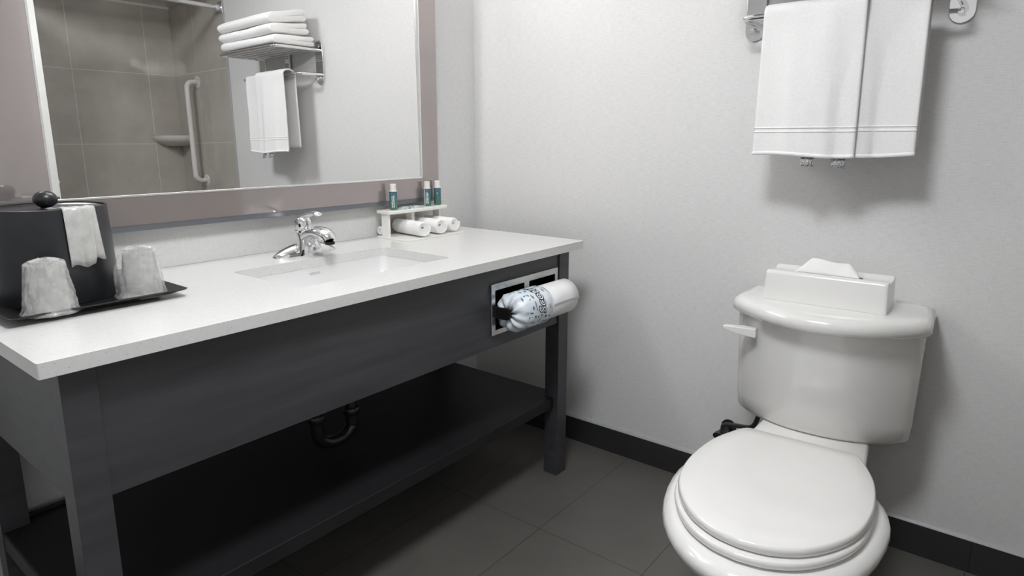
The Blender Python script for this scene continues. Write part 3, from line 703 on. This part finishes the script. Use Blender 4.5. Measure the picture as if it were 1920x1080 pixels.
# ------------------------------------------------------------------ tissue box on the tank
tb = thing('tissue_box_cover', 'white plastic tissue box cover lying on the toilet tank lid', 'tissue box', (-0.152, -1.468, 0.7645), math.radians(1.0))
bm = bmesh.new()
def tr_(hx_, hy_, z, r=.012): return [V(a, b, z) for a, b in rrect(-hx_, hx_, -hy_, hy_, r, 5)]
HW, HL = 0.071, 0.157
def dip(z, k, hx_, hy_):   # long central trough across the top
    out = []
    for p in tr_(hx_, hy_, z): out.append(p)
    return out
prof = [(HW, 0), (HW-.0035, .074), (HW-.006, .081), (HW-.012, .084), (.048, .0845), (.041, .0825), (.036, .0785), (.030, .0765), (.0, .0765), (-.030, .0765), (-.036, .0785), (-.041, .0825), (-.048, .0845), (-HW+.012, .084), (-HW+.006, .081), (-HW+.0035, .074), (-HW, 0)]
yl = [(HL, .965), (HL-.002, .985), (HL-.006, .997), (HL-.012, 1.0)]
rings = []
for y, f in yl+[(-y, f) for y, f in reversed(yl)]:
    rings.append([V(x*f, y*(1-.02*z/.08), z*(1-(1-f)*.5)) for x, z in prof])
add_loft(bm, rings)
obj('cover_shell', bm, MT['plastic'], tb, angle=50)
bm = bmesh.new(); add_prism(bm, rrect(-.011, .011, -.085, .085, .010, 5), .0763, .0768); obj('slot', bm, MT['dark'], tb)
bm = bmesh.new(); rows = []
def tis(u, t, k):
    y = 0.088-0.172*u; top = 0.041-0.004*u-(0.026*max(0, u-.84)/.16)-0.5*max(0, .12-u)*0.30
    lean = 0.006*t+0.016*t*t*(0.4+0.6*u)+0.004*math.sin(u*10+k)*t
    return V(lean+k, y-0.012*t*(1-u)*2+.010*t*u, top*t+(0.003*math.sin(u*7)*t))
for i in range(9): rows.append([tis(k/24, i/8, 0.0) for k in range(25)])
for i in range(1, 7): rows.append([tis(k/24, 1, 0.0)+V(0.012*(i/6)**.6+.010*i/6, .004*i/6, -0.030*(i/6)**1.6*(1-.5*(k/24))) for k in range(25)])
add_loft(bm, rows, False, False, False)
tag(obj('tissue', bm, MT['tissue'], None, angle=80, solid=0.0012, sub=1, loc=(-0.157, -1.462, 0.7645+.0750)), 'white folded tissue sticking up out of the box cover', 'tissue')

# ------------------------------------------------------------------ towel rack and towels
RKZ, BARZ, BX = 1.683, 1.562, -0.128
YL, YR = -1.160, -1.688
rk = thing('towel_rack', 'chrome wall towel shelf with hanging bar above the toilet', 'towel rack', (0, (YL+YR)/2, 1.62))
oy = (YL+YR)/2
for y in (YL, YR):
    bm = bmesh.new(); pts = []
    for k in range(13): a = PI*k/12; pts.append((y-oy+0.030*math.cos(a), 1.732-.030-1.62+0.030*math.sin(a)))
    for k in range(13): a = PI+PI*k/12; pts.append((y-oy+0.030*math.cos(a), 1.512+.030-1.62+0.030*math.sin(a)))
    add_prism(bm, pts, -0.006, 0.0, 'x'); pl = obj('wall_plate', bm, MT['chrome'], rk, bevel=.002)
    for z in (1.545, 1.70):
        bm = bmesh.new(); add_lathe(bm, [(.0065, 0), (.0065, -.0015), (.005, -.003), (.003, -.003), (.0015, -.0018)], 16, (-.006, y-oy, z-1.62), 'x'); obj('screw', bm, MT['steel'], pl)
    s = 1 if y == YL else -1
    bm = bmesh.new(); add_tube(bm, smooth_path([(-.005, y-oy, BARZ-1.62), (-.07, y-oy, BARZ-1.62), (-.108, y-oy-.002*s, BARZ-1.62), (-.124, y-oy-.010*s, BARZ-1.62), (BX, y-oy-.028*s, BARZ-1.62), (BX, y-oy-.05*s, BARZ-1.62)], 5), .008, 14); obj('bar_arm', bm, MT['chrome'], rk)
    bm = bmesh.new(); add_tube(bm, smooth_path([(-.005, y-oy, RKZ-1.62), (-.10, y-oy, RKZ-1.62), (-.215, y-oy, RKZ-1.62), (-.246, y-oy-.006*s, RKZ-1.62), (-.253, y-oy-.034*s, RKZ-1.62)], 5), .008, 14); obj('shelf_arm', bm, MT['chrome'], rk)
    obj('stub', box(-.03, -.005, y-oy-.008, y-oy+.008, BARZ-1.62-.030, BARZ-1.62-.016), MT['chrome'], pl, bevel=.002)
bm = bmesh.new(); add_tube(bm, [(BX, YL-oy-.05, BARZ-1.62), (BX, YR-oy+.05, BARZ-1.62)], .008, 14); obj('hanging_bar', bm, MT['chrome'], rk)
for x in (-.253, -.205, -.16, -.115, -.07, -.03):
    bm = bmesh.new(); add_tube(bm, [(x, YL-oy-(.034 if x < -.25 else .0), RKZ-1.62), (x, YR-oy+(.034 if x < -.25 else .0), RKZ-1.62)], .0055 if x > -.25 else .008, 10); obj('shelf_rail', bm, MT['chrome'], rk)
bm = bmesh.new(); add_box(bm, -.021, -.009, -.02, .02, BARZ-1.62, RKZ-1.62); obj('centre_brace', bm, MT['chrome'], rk, bevel=.002)

def hang_towel(label, y0, y1, gap, gback, pull, zb_front, zb_back, seed, tags):
    """towel folded over the bar; y0 is the end nearest the mirror wall"""
    t = thing('hand_towel', label, 'towel', (BX, (y0+y1)/2, BARZ), 0, 'hand towels hanging on the rack bar')
    yc = (y0+y1)/2; W_ = abs(y1-y0)
    path = []
    n1, n2 = 26, 22
    for i in range(n1+1): path.append((-gap, (zb_front-BARZ)*(1-i/n1)))
    for i in range(1, 9): a = PI*i/9; path.append((-(gap+gback)/2*math.cos(a)-(gap-gback)/2, (.0235 if gap > .02 else .0135)*math.sin(a)))
    for i in range(n2+1): path.append((gback, (zb_back-BARZ)*i/n2))
    bm = bmesh.new(); rows = []
    for i, (px, pz) in enumerate(path):
        row = []
        front = px < 0
        d = max(0, min(1, -pz/0.40))
        for k in range(29):
            u = k/28; y = y0+(y1-y0)*u
            y = yc+(y-yc)*(1.0+0.02*d-0.01*(1-d))
            wv = 0.012*d**.6*math.sin(u*7.2+seed)+0.006*d*math.sin(u*15+seed*2)+0.004*noise.noise(V(u*4, pz*6, seed))
            if front:
                x = px-0.006*d+max(-.007, min(0.004, wv))-pull*d*math.exp(-((u-.36)/.09)**2)
            else: x = px+0.002+0.004*math.sin(u*6+seed)*d
            z = pz+0.004*math.sin(u*5+seed)*(1 if d > .9 else 0)
            row.append(V(x, y-yc, z))
        rows.append(row)
    add_loft(bm, rows, False, False, False)
    body = obj('towel_cloth', bm, MT['terry'], t, angle=80, solid=0.009, sub=1)
    for lo, hi in ((0.066, 0.0695), (0.077, 0.0805), (0.0, 0.010)):     # flat woven border and hem on the front layer
        bm = bmesh.new(); rws = []
        for z in (lo*(1), (lo+hi)/2, hi):
            i = z/abs(zb_front-BARZ)*n1; a = int(i); f = i-a
            r = [rows[a][k].lerp(rows[min(a+1, n1)][k], f) for k in range(29)]
            rws.append([V(p.x-.0046, p.y, p.z) for p in r])
        add_loft(bm, rws, False, False, False)
        obj('woven_border', bm, MT['hem'], body, angle=80, solid=0.0022)
    for u in tags:
        k = int(u*28); p = rows[0][k]
        bm = bmesh.new(); add_loft(bm, [[V(p.x+.004, p.y-.017, p.z+.01), V(p.x+.004, p.y+.017, p.z+.01)], [V(p.x+.002, p.y-.017, p.z-.008), V(p.x+.002, p.y+.017, p.z-.008)], [V(p.x-.001, p.y-.019, p.z-.026), V(p.x-.001, p.y+.016, p.z-.024)]], False, False, False)
        obj('care_tag', bm, MT['tag'], t, solid=.0006)
    return t
hang_towel('white hand towel hanging on the bar, nearer the mirror wall, overlapping the other', -1.236, -1.500, 0.042, 0.0255, 0.010, 1.170, 1.19, 0.6, (.60, .87))
hang_towel('white hand towel hanging on the bar, farther from the mirror wall, partly covered', -1.405, -1.636, 0.0145, 0.0145, 0.0, 1.172, 1.19, 2.2, ())

def folded_towel(label, zb, h, x0, x1, y0, y1, seed):
    t = thing('bath_towel', label, 'towel', ((x0+x1)/2, (y0+y1)/2, zb), math.radians(random.uniform(-1.5, 1.5)), 'folded bath towels on the rack shelf')
    cx_, cy_ = (x0+x1)/2, (y0+y1)/2; L = x1-x0
    prof = []
    R = h/2
    for k in range(9): a = PI/2+PI*k/8; prof.append((x0+R-cx_+R*math.cos(a), R+R*math.sin(a)))     # big fold to the room
    q = h/4
    for k in range(4): prof.append((x0+R-cx_+(L-R-q)*(k+1)/4.6, 0.0))
    for k in range(7): a = -PI/2+PI*k/6; prof.append((x1-q-cx_+q*math.cos(a), q+q*math.sin(a)*.96))
    prof.append((x1-2.6*q-cx_, h/2-.0012)); prof.append((x1-L*0.62-cx_, h/2-.0004)); prof.append((x1-L*0.62-cx_, h/2+.0004)); prof.append((x1-2.6*q-cx_, h/2+.0012))
    for k in range(7): a = -PI/2+PI*k/6; prof.append((x1-q-.006-cx_+q*math.cos(a), 3*q+q*math.sin(a)*.96))
    for k in range(4): prof.append((x0+R-cx_+(L-R-q)*(3.6-k)/4.6, h))
    bm = bmesh.new(); rings = []
    ys = [y0, y0-.004, y0-.012, y0-.03, y0-.08, y0-.15, (y0+y1)/2, y1+.15, y1+.08, y1+.03, y1+.012, y1+.004, y1]
    for j, y in enumerate(ys):
        s = {0: .80, 1: .92, 2: .98}.get(min(j, len(ys)-1-j), 1.0)
        row = []
        for px, pz in prof:
            zz = zb-TZ0+h/2+(pz-h/2)*s+0.007*noise.noise(V(px*8+3, y*6, seed*2))*(1 if pz > .004 or zb > TZ0+.01 else 0)
            zz *= 0.80+0.22*(px+L/2)/L
            row.append(V(px*(1-(1-s)*.5)+0.007*noise.noise(V(pz*30, y*7, seed)), y-cy_+.005*noise.noise(V(px*12, pz*40, seed)), zz-(zb-TZ0)))
        rings.append(row)
    add_loft(bm, rings)
    obj('terry_fold', bm, MT['terry'], t, angle=60)
    return t
random.seed(5)
TZ0 = RKZ+.009
folded_towel('white folded bath towel, bottom of the stack on the rack shelf', TZ0, .054, -.270, -.022, -1.155, -1.65, 1.0)
folded_towel('white folded bath towel, middle of the stack on the rack shelf', TZ0+.058, .056, -.275, -.05, -1.16, -1.65, 2.0)
folded_towel('white folded bath towel, topmost of the stack on the rack shelf', TZ0+.118, .060, -.28, -.055, -1.165, -1.655, 3.0)

# ------------------------------------------------------------------ shower fittings (seen in the mirror)
gb = thing('grab_bar', 'white vertical grab bar on the tiled shower wall', 'grab bar', (0, -2.46, 1.3))
bm = bmesh.new(); add_tube(bm, smooth_path([(-.004, 0, .315), (-.045, 0, .312), (-.066, 0, .292), (-.07, 0, .255), (-.07, 0, 0), (-.07, 0, -.245), (-.066, 0, -.282), (-.045, 0, -.302), (-.004, 0, -.305)], 6), .016, 16); obj('bar', bm, MT['grey'], gb)
for z in (.315, -.305):
    bm = bmesh.new(); add_lathe(bm, [(.038, 0), (.038, -.003), (.034, -.005), (.02, -.006)], 28, (0, 0, z), 'x'); fl = obj('flange', bm, MT['grey'], gb)
    for k in range(3):
        a = 2*PI*k/3+.5; b2 = bmesh.new(); add_lathe(b2, [(.005, 0), (.004, -.0015)], 10, (-.005, .029*math.cos(a), z+.029*math.sin(a)), 'x'); obj('screw', b2, MT['steel'], fl)
bm = bmesh.new()
def fan(r, z, c=0.0): return [V(-c*.5, c*.5, z)]+[V(-r*math.cos(a), r*math.sin(a), z) for a in [PI/2*k/14 for k in range(15)]]
add_loft(bm, [fan(.11, -.045), fan(.165, -.02), fan(.185, -.004), fan(.186, .020), fan(.178, .022), fan(.170, .004)])
tag(obj('soap_dish', bm, MT['soapd'], None, angle=50, loc=(-.001, -2.749, 1.265)), 'grey ceramic corner soap dish in the tiled shower', 'soap dish')
cr = thing('shower_curtain_rod', 'chrome shower curtain rod reflected at the top of the mirror', 'curtain rod', (0, -2.095, 2.015))
bm = bmesh.new(); add_tube(bm, smooth_path([(-.02, 0, 0), (-.25, .012, 0.002), (-.60, .022, 0.0), (-.94, 0.024, 0)], 8), .0135, 16); obj('rod', bm, MT['chrome'], cr)
bm = bmesh.new(); add_prism(bm, rrect(-.03, .03, -.034, .034, .008, 4), -.008, 0, 'x'); obj('wall_flange', bm, MT['chrome'], cr, bevel=.002)
bm = bmesh.new(); add_lathe(bm, [(.022, -.008), (.022, -.03), (.018, -.042), (.0145, -.044)], 20, (0, 0, 0), 'x'); obj('socket', bm, MT['chrome'], cr)
